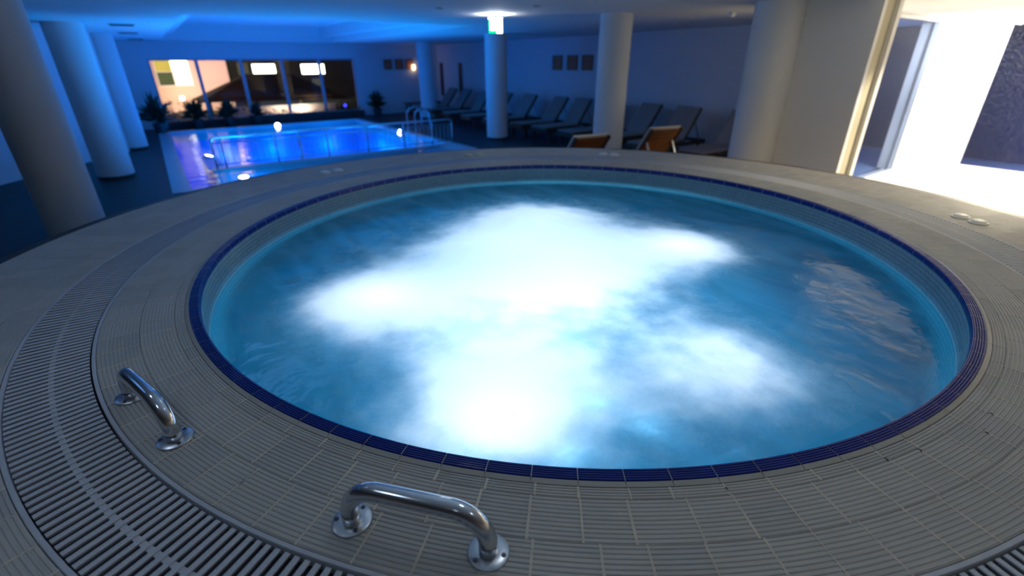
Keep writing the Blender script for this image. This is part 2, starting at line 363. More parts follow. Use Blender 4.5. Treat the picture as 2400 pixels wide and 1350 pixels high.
bk = MB(); bk.box(10.0, 10.25, 3.35, 3.5, 0, ZC)
bk = MB(); bk.box(12, 14, -2.2, 6.8, ZC, ZC + .2); struct(bk.build('ceiling_cabin', M['ceil']))

# window band in the back wall: five panes
nx = 5; step = (WX1 - WX0) / nx
for i in range(nx):
    x0, x1 = WX0 + i * step, WX0 + (i + 1) * step; fw = .05; y = WY + .08
    b = MB(); b.box(x0, x0 + fw, y, y + .08, WZ0, WZ1); b.box(x1 - fw, x1, y, y + .08, WZ0, WZ1); b.box(x0 + fw, x1 - fw, y, y + .08, WZ1 - fw, WZ1); b.box(x0 + fw, x1 - fw, y, y + .08, WZ0, WZ0 + fw)
    o = struct(b.build('window_%d' % (i + 1), M['blueframe']))
    MB().box(x0 + fw, x1 - fw, y + .035, y + .045, WZ0 + fw, WZ1 - fw).build('pane', M['glass'], o)

# ------------------------------------------------------------------ pool
b = MB(); zb = -1.35
b.box(PX0 - .25, PX1 + .2, PY0 - .15, PY1 + .2, zb - .1, zb)
b.box(PX0 - .25, PX0, PY0, PY1, zb, -.3); b.box(PX1, PX1 + .2, PY0, PY1, zb, -.3); b.box(PX0, PX1, PY1, PY1 + .2, zb, -.3); b.box(PX0, PX1, PY0 - .15, PY0, zb, -.3)
struct(b.build('pool_basin', M['pooltile']))
# entry ramp along the near end, sloping down to the left, with a dividing kerb under the railing
b = MB(); b.add([(.62, PY0, zb), (PX1, PY0, zb), (PX1, 11.08, zb), (.62, 11.08, zb), (.62, PY0, -.62), (PX1, PY0, -.0), (PX1, 11.08, -.0), (.62, 11.08, -.62)],
                [(0, 3, 2, 1), (4, 5, 6, 7), (0, 1, 5, 4), (1, 2, 6, 5), (2, 3, 7, 6), (3, 0, 4, 7)])
struct(b.build('pool_ramp', M['poolstone']))
b = MB().box(.62, PX1, 11.08, 11.30, zb, .0); struct(b.build('trim_4', M['poolstone']))
wt = MB(); g = 40
for (x0, x1, y0, y1) in ((PX0, PX1, 11.30, PY1), (PX0, PX1, PY0, 11.08), (PX0, .62, 11.08, 11.30)):
    wt.add([(x0, y0, -.035), (x1, y0, -.035), (x1, y1, -.035), (x0, y1, -.035)], [(0, 1, 2, 3)])
tag(wt.build('pool_water', M['poolwater']), 'calm blue lit water filling the rectangular swimming pool', 'water', kind='stuff')

def pool_lamp(x, y, z, nx_, ny_, nz_, label):
    t = thing('pool_lamp', (x, y, z), label, 'lamp', 'round white underwater lamps of the swimming pool')
    n = Vector((nx_, ny_, nz_)).normalized(); q = n.to_track_quat('Z', 'Y'); t.rotation_euler = q.to_euler()
    MB().lathe([(.0, -.02), (.10, -.02), (.10, .012), (.08, .018), (.08, .006)], 24).build('bezel', M['steel'], t, auto=40)
    MB().lathe([(.08, .008), (.05, .018), (.001, .022)], 24).build('lens', M['lampglow'], t, smooth=True)
M['lampglow'] = emit('lamp_glow', (.92, .96, 1), 28)
pool_lamp(.705, 12.95, -.012, .35, 0, 1, 'white pool lamp at the left end of the railing, left of the balusters')
pool_lamp(5.835, 14.2, -.03, -1, 0, .5, 'white pool lamp on the right side of the pool behind the railing end')
pool_lamp(3.2, 18.27, -.02, 0, -1, .6, 'white pool lamp at the far end of the pool below the windows')
pool_lamp(1.0, 10.02, -.015, 0, -.2, 1, 'large white pool lamp glowing in the ramp just beyond the round deck')
# kerb the left lamp sits on
b = MB(); b.box(.55, .86, 11.30, 13.2, zb, -.03); struct(b.build('pool_ledge', M['pooltile']))

# railing between ramp and pool
rl = thing('pool_railing', (.7, 11.19, 0), 'steel railing with thin balusters along the far side of the pool ramp', 'railing')
L_ = 5.3
MB().tube([(0, 0, .52), (.02, 0, .565), (.07, 0, .585)] + [(L_ * i / 6, 0, .585) for i in range(1, 6)] + [(L_ - .07, 0, .585), (L_ - .02, 0, .565), (L_, 0, .52)], .022, 12).build('top_rail', M['steel'], rl, smooth=True)
MB().tube([(0, 0, .48), (L_, 0, .48)], .012, 8).build('middle_rail', M['steel'], rl, smooth=True)
MB().tube([(0, 0, .07), (L_, 0, .07)], .012, 8).build('bottom_rail', M['steel'], rl, smooth=True)
for x in (0, .17, 1.15, 1.62, 2.2, 3.1, 4.0, 4.75, L_):
    MB().tube([(x, 0, 0), (x, 0, .565 if 0 < x < L_ else .53)], .02, 10).build('post', M['steel'], rl, smooth=True)
k = 0
for i in range(1, 48):
    x = i * .1105
    MB().tube([(x, 0, .07), (x, 0, .48)], .006, 6).build('baluster', M['steel'], rl, smooth=True)
# ladder on the right side of the pool
ld = thing('pool_ladder', (5.9, 13.0, 0), 'steel pool ladder with two hooped handrails behind the railing end', 'ladder')
for dy in (-.26, .26):
    pts = [(.26, dy, .0), (.26, dy, .55)] + [(.26 - .22 + .22 * cos(a), dy, .55 + .18 * sin(a)) for a in [rad(q) for q in range(20, 181, 20)]] + [(-.18, dy, .0), (-.18, dy, -.9)]
    MB().tube(pts, .021, 10).build('handrail', M['steel'], ld, smooth=True)
for z in (-.2, -.5, -.8): MB().box(-.22, -.14, -.26, .26, z - .012, z + .012).build('step', M['steel'], ld)

# ------------------------------------------------------------------ raised deck and tub
def ring(r0, r1, z0, z1, n=160): return MB().lathe([(r0, z0), (r1, z0), (r1, z1), (r0, z1), (r0, z0)], n, TUBC)
struct(MB().lathe([(R_LIPI + .03, 0.002), (R_LIPI + .03, DZ - .012), (R_BASE - .004, DZ - .012), (R_BASE - .002, DZ - .005), (R_GIN - .002, DZ - .005), (R_GIN - .002, DZ - .10), (R_GOUT + .002, DZ - .10), (R_GOUT + .002, DZ - .005),
       (R_PLAT - .004, DZ - .005), (R_PLAT - .004, .002)], 200, TUBC).build('tub_platform', M['grout'], auto=30))
tr_ = struct(MB().lathe([(R_PLAT - .004, DZ - .02), (R_PLAT - .004, DZ - .003), (R_PLAT + .080, DZ - .004), (R_PLAT + .085, DZ - .12), (R_PLAT - .004, DZ - .12)], 200, TUBC).build('trim_5', M['trimwood'], auto=30))

def rib_profile(r0, r1, n, z, h):
    p = (r1 - r0) / n; out = [(r0, z - .0045), (r0, z)]
    for i in range(n):
        a = r0 + p * i; out += [(a + .14 * p, z), (a + .30 * p, z + h), (a + .72 * p, z + h), (a + .88 * p, z)]
    out += [(r1, z), (r1, z - .0045)]; return out
def tile_ring(rows, h, seg=3, jitter=.12):
    mbs = [MB(), MB(), MB()]
    for (r0, r1, n, ph, nr) in rows:
        st = 2 * PI / n; gap = .0054 / r0
        cuts = [ph * st + i * st + random.uniform(-jitter, jitter) * st for i in range(n)]
        prof = rib_profile(r0 + .0009, r1 - .0009, nr, DZ - .0006, h)
        for i in range(n):
            wj = random.uniform(.0018, .0036); ca, sa = cos(cuts[i]), sin(cuts[i]); nj = max(2, int((r1 - r0) / .012))
            for q in range(nj):        # lumpy grout along the joint
                ra, rb = r0 + (r1 - r0) * q / nj, r0 + (r1 - r0) * (q + 1) / nj; rm, hl = (ra + rb) / 2, (rb - ra) / 2
                if random.random() < .012: continue
                mbs[2].obox((CX + rm * ca, CY + rm * sa, DZ - .0030 + random.uniform(-.0008, .0005)), (ca * hl, sa * hl, 0), (-sa * wj, ca * wj, 0), (0, 0, .0042))
            a, b2 = cuts[i] + gap / 2, (cuts[i + 1] if i + 1 < n else cuts[0] + 2 * PI) - gap / 2
            dz = random.uniform(-.0003, .0003)
            mbs[0 if random.random() < .62 else 1].lathe([(r, z + dz) for r, z in prof], seg, TUBC, a, b2)
    return mbs
ri = [(R_BASE, 2.1385, 106, 0, 4), (2.1385, 2.2625, 108, .35, 10), (2.2625, R_GIN - .001, 110, .8, 11)]
a_, b_, g_ = tile_ring(ri, .0024)
o = struct(a_.build('floor_inner_deck', M['tile'], auto=25)); b_.build('second_batch_tiles', M['tile2'], o, auto=25); g_.build('grout_lines', M['grout'], o)
ro_, r = [], R_GOUT + .001
bounds = [R_GOUT + .001, 2.780, 2.904, 3.028, 3.152, R_PLAT - .002]
for i in range(5): ro_.append((bounds[i], bounds[i + 1], 128 + 5 * i, random.random(), 10 if i < 4 else 4))
a_, b_, g_ = tile_ring(ro_, .0024, 2)
o = struct(a_.build('floor_outer_deck', M['tile'], auto=25)); b_.build('second_batch_tiles', M['tile2'], o, auto=25); g_.build('grout_lines', M['grout'], o)

tub = thing('hot_tub', (CX, CY, 0), 'large round hot tub with cobalt tile rim sunk into the raised deck', 'hot tub')
def loc(prof, n=212, **kw): return MB().lathe(prof, n, **kw)
ZL = DZ + .006
bt = MB()
for i in range(106):       # smooth edge pieces
    a = 2 * PI * i / 106; bt.lathe([(R_BASE - .0005, DZ - .006), (R_BASE - .0015, DZ + .001), (R_LIPO + .004, DZ + .0055), (R_LIPO + .0005, DZ + .004), (R_LIPO + .0003, DZ - .004)], 3, (0, 0), a + .0004, a + 2 * PI / 106 - .0004)
bt.build('edge_border', M['border'], tub, auto=35)
bl = MB(); p = []
nb = 5; w_ = (R_LIPO - R_LIPI - .004) / nb
for i in range(nb):
    a = R_LIPO - .0005 - w_ * i
    p += [(a, ZL - .0005), (a - .30 * w_, ZL + .0022), (a - .72 * w_, ZL + .0022), (a - w_, ZL - .0005)]
p += [(R_LIPI + .001, ZL - .001), (R_LIPI - .0012, ZL - .006), (R_LIPI - .0015, DZ - .022), (R_LIPI + .004, DZ - .024)]
p = [(R_LIPO - .0004, DZ - .004)] + p
for i in range(106):
    a = 2 * PI * i / 106; g = .0014 / 2.06; bl.lathe(p, 3, (0, 0), a + g, a + 2 * PI / 106 - g)
bl.build('rim_tiles', M['cobalt'], tub, auto=28)
loc([(R_LIPO, DZ - .004), (R_LIPO - .001, ZL - .0005), (R_LIPI + .002, ZL - .0012), (R_LIPI + .0005, ZL - .006), (R_LIPI + .0005, DZ - .03)], 212).build('rim_grout', M['lgrout'], tub, auto=30)
loc([(R_LIPI, .05), (R_LIPI, DZ - .02)], 212, uv=True).build('basin_wall', M['mosaic'], tub, smooth=True)
loc([(0.001, .03), (1.55, .03), (1.55, .34), (1.60, .36), (R_LIPI, .36)], 128).build('bench', M['tubtile'], tub, auto=30)

def disc(R, rings_, seg, fz):
    m = MB(); vs = [(0, 0, fz(0, 0))]
    for i in range(1, rings_ + 1):
        r = R * i / rings_
        for k in range(seg):
            a = 2 * PI * k / seg; vs.append((r * cos(a), r * sin(a), fz(r * cos(a), r * sin(a))))
    fs = [(0, 1 + k, 1 + (k + 1) % seg) for k in range(seg)]
    for i in range(rings_ - 1):
        for k in range(seg):
            a = 1 + i * seg; fs.append((a + k, a + seg + k, a + seg + (k + 1) % seg, a + (k + 1) % seg))
    m.add(vs, fs); return m
from mathutils import noise as mn
JETS = [(-1.30, .02, .40), (.72, -.50, .42), (-1.22, -1.12, .5), (-.30, -1.48, .45), (.35, .70, .55)]
def swell(x, y):
    z = .010 * mn.noise(Vector((x * 2.2, y * 2.2, 3))) + .004 * mn.noise(Vector((x * 6, y * 6, 9)))
    for jx, jy, jr in JETS: z += .022 * math.exp(-((x - jx) ** 2 + (y - jy) ** 2) / (jr * .8) ** 2)
    return z
wo = disc(R_LIPI - .0006, 60, 160, lambda x, y: swell(x, y) * min(1, (R_LIPI - math.hypot(x, y)) * 5)).build('tub_water', M['tubwater'], smooth=True)
wo.location = (CX, CY, ZW); tag(wo, 'turquoise bubbling water filling the round hot tub', 'water', kind='stuff')
fo = disc(1.92, 64, 160, lambda x, y: swell(x, y) + .016 + .012 * max(0, 1 - math.hypot(x + .2, y + .2) / 1.4) + .006 * mn.noise(Vector((x * 9, y * 9, 1)))).build('water_foam', M['foam'], smooth=True)
fo.location = (CX, CY, ZW + .004); tag(fo, 'glowing white foam churned up in the middle of the hot tub', 'foam', kind='stuff')

# drain grating around the tub
dg = thing('drain_grate', (CX, CY, 0), 'ring shaped grey slatted drain grate let into the deck around the tub', 'drain grate')
zt = DZ - .001
loc([(R_GIN, zt - .03), (R_GIN, zt), (R_GIN + .002, zt + .002), (R_GIN + .011, zt + .002), (R_GIN + .0125, zt - .001), (R_GIN + .0125, zt - .03)], 240).build('inner_rail', M['grate'], dg, auto=35)
loc([(R_GOUT - .0125, zt - .03), (R_GOUT - .0125, zt - .001), (R_GOUT - .011, zt + .002), (R_GOUT - .002, zt + .002), (R_GOUT, zt), (R_GOUT, zt - .03)], 240).build('outer_rail', M['grate'], dg, auto=35)
loc([(R_GIN + .0, zt - .06), (R_GOUT, zt - .06)], 160).build('channel', M['channel'], dg)
sl = MB(); NS = 546; g0, g1 = R_GIN + .018, R_GOUT - .016; gm = (g0 + g1) / 2
for i in range(NS):
    a = 2 * PI * i / NS; ca, sa = cos(a), sin(a); hw = .0076; jt = random.uniform(-.0006, .0006)
    def P(r, t, z): return (r * ca - t * sa, r * sa + t * ca, z)
    c_ = .0022
    vs = [P(g0 + .001, -hw + .002, zt - .010), P(g1 - .001, -hw + .002, zt - .010), P(g1 - .001, hw - .002, zt - .010), P(g0 + .001, hw - .002, zt - .010),
          P(g0, -hw, zt - .002), P(g1, -hw, zt - .002), P(g1, hw, zt - .002), P(g0, hw, zt - .002),
          P(g0 + c_, -hw + c_, zt), P(g1 - c_, -hw + c_, zt), P(g1 - c_, hw - c_, zt), P(g0 + c_, hw - c_, zt)]
    sl.add(vs, [(0, 1, 5, 4), (1, 2, 6, 5), (2, 3, 7, 6), (3, 0, 4, 7), (4, 5, 9, 8), (5, 6, 10, 9), (6, 7, 11, 10), (7, 4, 8, 11), (8, 9, 10, 11)])
sl.build('slats', grate_mat(CX, CY), dg)
sp = MB(); st = 2 * PI / NS
for i in range(NS):
    a = st * (i + .5); w2 = .0075; off = .006 * sin(a * 9)
    ca, sa = cos(a), sin(a)
    for (rr, hw, ht) in ((gm + off, .008, .0045),):
        sp.obox((rr * ca, rr * sa, zt - .009), (ca * .0075, sa * .0075, 0), (-sa * w2, ca * w2, 0), (0, 0, ht))
sp.build('spine_links', M['grate'], dg)

# grab handles
def handle(f1, f2, label):
    f1, f2 = Vector((*f1, 0)), Vector((*f2, 0)); d = f2 - f1; ln = d.length
    t = thing('grab_handle', ((f1.x + f2.x) / 2, (f1.y + f2.y) / 2, DZ + .001), label, 'handle', 'steel grab handles on the tub deck', math.atan2(d.y, d.x))
    h, br, x0 = .118, .085, ln / 2
    pts = [(-x0, 0, .0), (-x0, 0, h - br)] + [(-x0 + br - br * cos(a), 0, h - br + br * sin(a)) for a in [rad(q) for q in range(9, 91, 9)]]
    pts += [(0, 0, h)] + [(-p_[0], 0, p_[2]) for p_ in reversed(pts)]
    MB().tube(pts, .0220, 28).build('bar', M['chrome'], t, smooth=True)
    for s_ in (-1, 1):
        fm = MB().lathe([(.001, .0075), (.026, .0075), (.040, .0065), (.0465, .004), (.048, .001), (.048, 0)], 40).build('flange', M['steel'], t, auto=40)
        fm.location = (s_ * x0, 0, .001)
        for q in range(3):
            a = rad(90 + 120 * q + (25 if s_ > 0 else -15))
            sc = MB().lathe([(.0055, 0), (.0055, .0018), (.004, .003), (.001, .003)], 14)
            sc.box(-.004, .004, -.0007, .0007, .0028, .0034); sc.box(-.0007, .0007, -.004, .004, .0028, .0034)
            so = sc.build('screw', M['screw'], fm); so.location = (.0365 * cos(a), .0365 * sin(a), .0062)
    return t
handle((.135, .871), (.359, .612), 'polished steel grab handle nearest the camera, bridging the ribbed tiles below the blue rim')
handle((-.308, 1.767), (-.200, 1.447), 'polished steel grab handle further left, close beside the slatted drain grate')

# air buttons on the outer deck
BT = [((4.35, .82), 'cap', 'white air button near the bright lobby, left of its pair'), ((4.28, .71), 'cap', 'white air button near the bright lobby, right of its pair'),
      ((1.22, 4.93), 'cap', 'white air button in front of the pool ramp, left of its pair'), ((1.345, 5.005), 'cap', 'white air button in front of the pool ramp, right of its pair'),
      ((2.84, 4.93), 'capold', 'yellowed air button at the back of the deck, left of its pair'), ((2.965, 4.88), 'capold', 'yellowed air button at the back of the deck, right of its pair'),
      ((4.14, 4.03), 'cap', 'pale air button in front of the wooden lounger backs, left of its pair'), ((4.22, 3.93), 'cap', 'pale air button in front of the wooden lounger backs, right of its pair')]
for (xy, mk, lb) in BT:
    v = Vector((xy[0] - CX, xy[1] - CY)); v = v.normalized() * 2.80
    t = thing('air_button', (CX + v.x, CY + v.y, DZ + .001), lb, 'button', 'pairs of air buttons on the outer deck')
    MB().lathe([(.054, 0), (.054, .008), (.050, .011), (.040, .011)], 32).build('bezel', M[mk], t, auto=40)
    MB().lathe([(.044, .009), (.042, .018), (.030, .0225), (.001, .024)], 32).build('dome', M[mk], t, smooth=True)

# ------------------------------------------------------------------ columns
COLS = [((-1.10, 7.30), .275, 'white round column standing closest to the deck on the left'), ((-.90, 11.40), .275, 'white round column second on the left, beside the pool corner'),
        ((-.66, 15.12), .275, 'bright blue lit round column third on the left, near the windows'), ((7.33, 11.10), .275, 'white round column with the glowing exit sign in front of its top'),
        ((8.15, 16.85), .275, 'slim blue lit round column furthest away, beside the pool ladder'), ((5.9, 5.68), .238, 'cream round column between the two wooden lounger backs'),
        ((6.31, 3.46), .275, 'wide white round column at the end of the right partition wall')]
for (xy, r, lb) in COLS:
    t = thing('column', (xy[0], xy[1], 0), lb, 'column', 'round columns of the pool hall')
    MB().lathe([(r, .0), (r, ZC)], 64).build('shaft', M['white'], t, smooth=True)
    MB().lathe([(r + .008, 0), (r + .008, .06), (r + .001, .065)], 64).build('base_band', M['trimwood'], t, smooth=False)

# ------------------------------------------------------------------ loungers
def make_lounger(label, group, pad='fabric', wood='darkwood', dark=True):
    t = thing('sun_lounger', (0, 0, 0), label, 'sun lounger', group)     # foot at x=0, head towards +x, width along y
    W, H, SL, BL, BA = .64, .33, 1.15, .80, rad(52)
    hx = SL; tx, tz = hx + BL * cos(BA), H + BL * sin(BA)
    fr = MB()
    for s in (-1, 1): fr.box(0, 1.85, s * W / 2 - .02, s * W / 2 + .02, H - .09, H - .02)
    fr.box(0, .04, -W / 2, W / 2, H - .09, H - .02); fr.box(1.81, 1.85, -W / 2, W / 2, H - .09, H - .02)
    fr.build('frame', M[wood], t, bevel=.004)
    for x in (.12, 1.62):
        for s in (-1, 1): MB().box(x, x + .06, s * (W / 2 - .002) - .022, s * (W / 2 - .002) + .022, 0, H - .02).build('leg', M[wood], t)
    ss = MB()
    for i in range(11): ss.box(.06 + i * .098, .06 + i * .098 + .07, -W / 2 + .03, W / 2 - .03, H - .022, H)
    ss.build('seat_slats', M[wood], t)
    bk = MB(); u = Vector((cos(BA), 0, sin(BA))); n = Vector((-sin(BA), 0, cos(BA))); o = Vector((hx, 0, H - .01))
    for s in (-1, 1): MB().obox(o + u * BL / 2 + Vector((0, s * (W / 2 - .045), 0)), u * BL / 2, (0, .022, 0), n * .02).build('backrest_rail', M['darkwood'], t)
    bs = MB()
    for i in range(9): bs.obox(o + u * (.06 + i * .086), u * .036, (0, W / 2 - .07, 0), n * .009)
    bs.build('backrest_slats', M[wood], t)
    for s in (-1, 1): MB().bar(o + u * .55 + Vector((0, s * (W / 2 - .08), 0)), (hx + .62, s * (W / 2 - .08), H - .05), .022).build('back_prop', M['steel'], t)
    th = .022
    cb = MB().obox((SL / 2, 0, H + th), (SL / 2 - .005, 0, 0), (0, W / 2 - .03, 0), (0, 0, th)).build('seat_cushion', M[pad], t, bevel=.015)
    MB().obox(o + u * (BL / 2 + .01) + n * .045, u * (BL / 2 - .01), (0, W / 2 - .03, 0), n * th).build('back_cushion', M[pad], t, bevel=.015)
    return t
GF = 'sun loungers along the right wall'
FAR = [(17.45, 'dim sun lounger furthest back along the right wall, beside the slim column'), (16.5, 'dim sun lounger second furthest back, in front of the second timber wall panel'),
       (15.05, 'sun lounger third furthest back, just left of the exit sign column'), (13.75, 'sun lounger mostly hidden behind the exit sign column'),
       (12.45, 'sun lounger first to the right of the exit sign column'), (11.1, 'sun lounger second to the right of the exit sign column, below the framed pictures'),
       (10.1, 'sun lounger with pale seat, left of the cream column under the pictures'), (9.05, 'sun lounger whose backrest hides behind the cream column'),
       (7.9, 'large sun lounger standing just right of the cream column'), (6.75, 'large sun lounger with clear prop behind the right wooden lounger back'),
       (5.5, 'sun lounger half hidden behind the partition column, only its foot showing')]
proto = None
for (y, lb) in FAR:
    if proto is None: proto = make_lounger(lb, GF); o = proto
    else: o = copy_tree(proto)
    o['label'] = lb; o.location = (7.92 + random.uniform(-.05, .05), y, 0); o.rotation_euler = (0, 0, rad(random.uniform(-2, 2)))
near = make_lounger('teak sun lounger with its slatted wooden back to the tub, left of the cream column', 'wooden backed loungers by the tub', 'cream', 'wood')
near.location = (5.04, 6.5, 0); near.rotation_euler = (0, 0, rad(-99))
nr2 = copy_tree(near); nr2['label'] = 'teak sun lounger with its slatted wooden back to the tub, right of the cream column'
nr2.location = (6.66, 6.4, 0); nr2.rotation_euler = (0, 0, rad(-90 - 14))

# ------------------------------------------------------------------ wall and ceiling things
def picture(x, y, z, w, h, axis, label, group):
    t = thing('picture', (x, y, z), label, 'picture', group, 0 if axis == 'y' else rad(-90))
    f = MB(); b_ = .015
    f.box(-w / 2, w / 2, -.03, 0, -h / 2, -h / 2 + b_); f.box(-w / 2, w / 2, -.03, 0, h / 2 - b_, h / 2); f.box(-w / 2, -w / 2 + b_, -.03, 0, -h / 2, h / 2); f.box(w / 2 - b_, w / 2, -.03, 0, -h / 2, h / 2)
    f.build('frame', M['darkwood'], t); MB().box(-w / 2 + b_, w / 2 - b_, -.018, 0, -h / 2 + b_, h / 2 - b_).build('canvas', M['art'], t)
GA, GB = 'brown pictures on the back wall', 'brown pictures on the right wall'
for x, lb in ((7.86, 'small brown picture on the back wall, leftmost of three'), (8.32, 'small brown picture on the back wall, middle of three'), (8.76, 'small brown picture on the back wall behind the wall lamp')):
    picture(x, 19.598, 1.80, .33, .36, 'y', lb, GA)
for y, lb in ((11.85, 'dim brown picture on the right wall, leftmost of three'), (11.2, 'dim brown picture on the right wall, middle of three'), (10.58, 'dim brown picture on the right wall, nearest the cream column')):
    picture(9.998, y, 1.84, .42, .38, 'x', lb, GB)
for y, lb in ((19.2, 'dark narrow timber wall panel nearest the far corner'), (17.65, 'dark narrow timber wall panel beside the exit sign column')):
    t = thing('wall_panel', (9.998, y, 1.22), lb, 'wall panel', 'narrow timber panels on the right wall')
    MB().box(-.03, 0, -.12, .12, -.62, .62).build('board', M['slit'], t, bevel=.004)
    s_ = MB()
    for i in range(12): s_.box(-.045, -.03, -.10, .10, -.58 + i * .1, -.58 + i * .1 + .05)
    s_.build('slats', M['slit'], t)
t = thing('wall_lamp', (8.90, 19.60, 1.68), 'small warm glowing wall lamp beside the pictures on the back wall', 'lamp')
MB().box(-.04, .04, -.02, 0, -.09, .09).build('backplate', M['steel'], t)
M['warmglow'] = emit('warm_lamp_glow', (1, .72, .42), 5)
MB().lathe([(.03, -.09), (.06, -.07), (.06, .08), (.03, .10)], 20, (0, -.085)).build('shade', M['warmglow'], t, smooth=True)

t = thing('low_bench', (9.0, 19.1, 0), 'low dark wooden bench against the back wall below the pictures', 'bench')
b = MB()
for i in range(5): b.box(-.75, .75, -.22 + i * .09, -.22 + i * .09 + .07, .36, .40)
b.build('seat', M['darkwood'], t)
for sx in (-.68, .62):
    for sy in (-.2, .16): MB().box(sx, sx + .06, sy, sy + .06, 0, .36).build('leg', M['darkwood'], t)

t = thing('exit_sign', (4.36, 6.60, ZC), 'glowing green and white exit sign hanging from the ceiling before a column', 'exit sign', None, rad(-33.4))
MB().box(-.10, .10, -.02, .02, -.245, -.055).build('housing', M['cap'], t, bevel=.004)
MB().tube([(0, 0, -.055), (0, 0, 0)], .008, 8).build('stem', M['steel'], t)
M['exitwhite'] = emit('exit_white_panel', (.93, 1, .97), 14)
M['exitgreen'] = emit('exit_green_panel', (.0, .8, .25), 2.2)
f_ = MB(); f_.box(-.096, -.075, -.0225, -.0202, -.241, -.06); f_.box(-.075, .096, -.0225, -.0202, -.08, -.06); f_.box(-.075, .02, -.0225, -.0202, -.241, -.205)
f_.build('green_field', M['exitgreen'], t)
pw = MB(); pw.box(-.075, .096, -.0225, -.0202, -.205, -.08); pw.box(.02, .096, -.0225, -.0202, -.241, -.205)
pw.build('light_field', M['exitwhite'], t)
upl = MB(); upl.box(-.098, -.03, -.018, .018, -.0549, -.0535); upl.box(.03, .098, -.018, .018, -.0549, -.0535)
M['slotglow'] = emit('sign_slot_glow', (.85, .9, 1), 1500); upl.build('light_slot', M['slotglow'], t)
t = thing('smoke_detector', (7.05, 4.55, ZC), 'small white smoke detector on the ceiling right of the cream column', 'smoke detector')
MB().lathe([(.001, -.07), (.03, -.065), (.045, -.045), (.05, -.03), (.055, -.028), (.055, 0)], 24).build('body', M['cap'], t, auto=40)
for (x, y, lb) in ((-.12, 11.5, 'dark ceiling vent nearest the camera, above the left columns'), (-.08, 14.4, 'dark ceiling vent second along above the left columns'), (.02, 18.0, 'dark ceiling vent furthest back above the left columns')):
    t = thing('ceiling_vent', (x, y, ZC), lb, 'vent', 'dark vents in the ceiling on the left')
    MB().box(-.19, .19, -.19, .19, -.012, 0).build('frame', M['blueframe'], t)
    v = MB()
    for i in range(7): v.box(-.165, .165, -.165 + i * .05, -.165 + i * .05 + .03, -.02, -.012)
    v.build('louvres', M['vent'], t)
for (x, y, lb) in ((3.25, 6.2, 'small recessed downlight in the ceiling left of the exit sign'), (4.15, 5.35, 'small recessed downlight in the ceiling right of the exit sign')):
    t = thing('downlight', (x, y, ZC), lb, 'downlight', 'unlit recessed downlights near the exit sign')
    MB().lathe([(.05, -.001), (.05, -.008), (.038, -.008), (.034, -.002)], 24).build('ring', M['blueframe'], t, auto=40)
    MB().lathe([(.034, -.003), (.001, -.003)], 24).build('lens', M['vent'], t)

# plants inside by the windows
def plant(x, y, h, r, n, label, group):
    t = thing('potted_plant', (x, y, 0), label, 'plant', group)
    MB().lathe([(.001, .0), (.13, 0), (.17, .28), (.15, .28), (.14, .25), (.001, .25)], 24).build('pot', M['pot'], t, auto=40)
    lf = MB()
    for i in range(n):
        a = random.uniform(0, 2 * PI); el = random.uniform(.15, 1.45); l = random.uniform(.5, 1) * h * .75
        base = Vector((random.uniform(-.06, .06), random.uniform(-.06, .06), .25 + random.random() * h * .3))
        d = Vector((cos(a) * cos(el) * r / h * 1.6, sin(a) * cos(el) * r / h * 1.6, sin(el))); sd = Vector((-sin(a), cos(a), 0)) * random.uniform(.025, .05)
        m1 = base + d * l * .55 + Vector((0, 0, .03)); tip = base + d * l - Vector((0, 0, .10 * l))
        lf.add([base, m1 + sd, tip, m1 - sd], [(0, 1, 2), (0, 2, 3)])
    lf.build('foliage', M['leaf'], t)
GP = 'dark potted plants along the window wall'
plant(-.05, 18.3, 1.05, .5, 150, 'bushy dark potted plant left of the windows, behind the third column', GP)
plant(1.0, 18.85, .9, .42, 130, 'dark potted plant in front of the leftmost window pane', GP)
plant(1.9, 18.9, .75, .4, 110, 'dark potted plant below the boundary of the first two panes', GP)
plant(2.75, 18.95, .55, .35, 80, 'low dark potted plant under the second window pane', GP)
plant(7.0, 19.0, .85, .38, 120, 'dark potted plant right of the windows', GP)
# planter kerb below the windows
t = thing('window_planter', (3.4, 19.44, 0), 'long dark planter box with low hedge under the windows', 'planter')
MB().box(-3.2, 3.2, -.14, .14, 0, .20).build('box', M['pot'], t)
lf = MB()
for i in range(900):
    x = random.uniform(-3.15, 3.15); y = random.uniform(-.11, .11); z = .20 + random.random() * .14; a = random.uniform(0, 2 * PI); s = random.uniform(.02, .045)
    d = Vector((cos(a), sin(a), random.uniform(-.2, 1))) * s; q = Vector((-sin(a), cos(a), 0)) * s * .5
    b0 = Vector((x, y, z)); lf.add([b0 - d, b0 + q, b0 + d, b0 - q], [(0, 1, 2, 3)])
lf.build('foliage', M['leaf'], t)

# ------------------------------------------------------------------ outside the windows
struct(MB().box(-12, 24, 19.85, 48, -.35, -.30).build('ground', M['ground']))
h = thing('house', (1.4, 30, -.3), 'pink rendered house with a bright yellow window beyond the glass', 'house')
b = MB(); b.box(-4, 2.05, 0, 3, 0, 5); b.build('walls', M['housew'], h)
b = MB(); b.box(-4.2, 2.3, -.3, 3.2, 5, 5.2); b.build('roof', M['roof'], h)
M['yel'] = emit('yellow_lit_room', (1, .86, .42), 5.5, .2, 2); M['yel2'] = emit('yellow_dim_curtain', (.9, .62, .12), 1.0, .2, 2); M['grn'] = emit('green_lit_sill', (.55, .6, .25), .25, .2, 2); M['pale'] = emit('pale_lit_room', (.95, 1, .65), 2.2, .2, 2)
wn = MB(); wn.box(-1.0, .45, -.05, 0, 1.18, 3.1); wo_ = wn.build('window_frame', M['framew'], h)
MB().box(-.30, .40, -.06, -.05, 1.84, 3.05).build('lit_pane', M['yel'], wo_); MB().box(-.95, -.33, -.06, -.05, 1.84, 3.05).build('curtain_pane', M['yel2'], wo_)
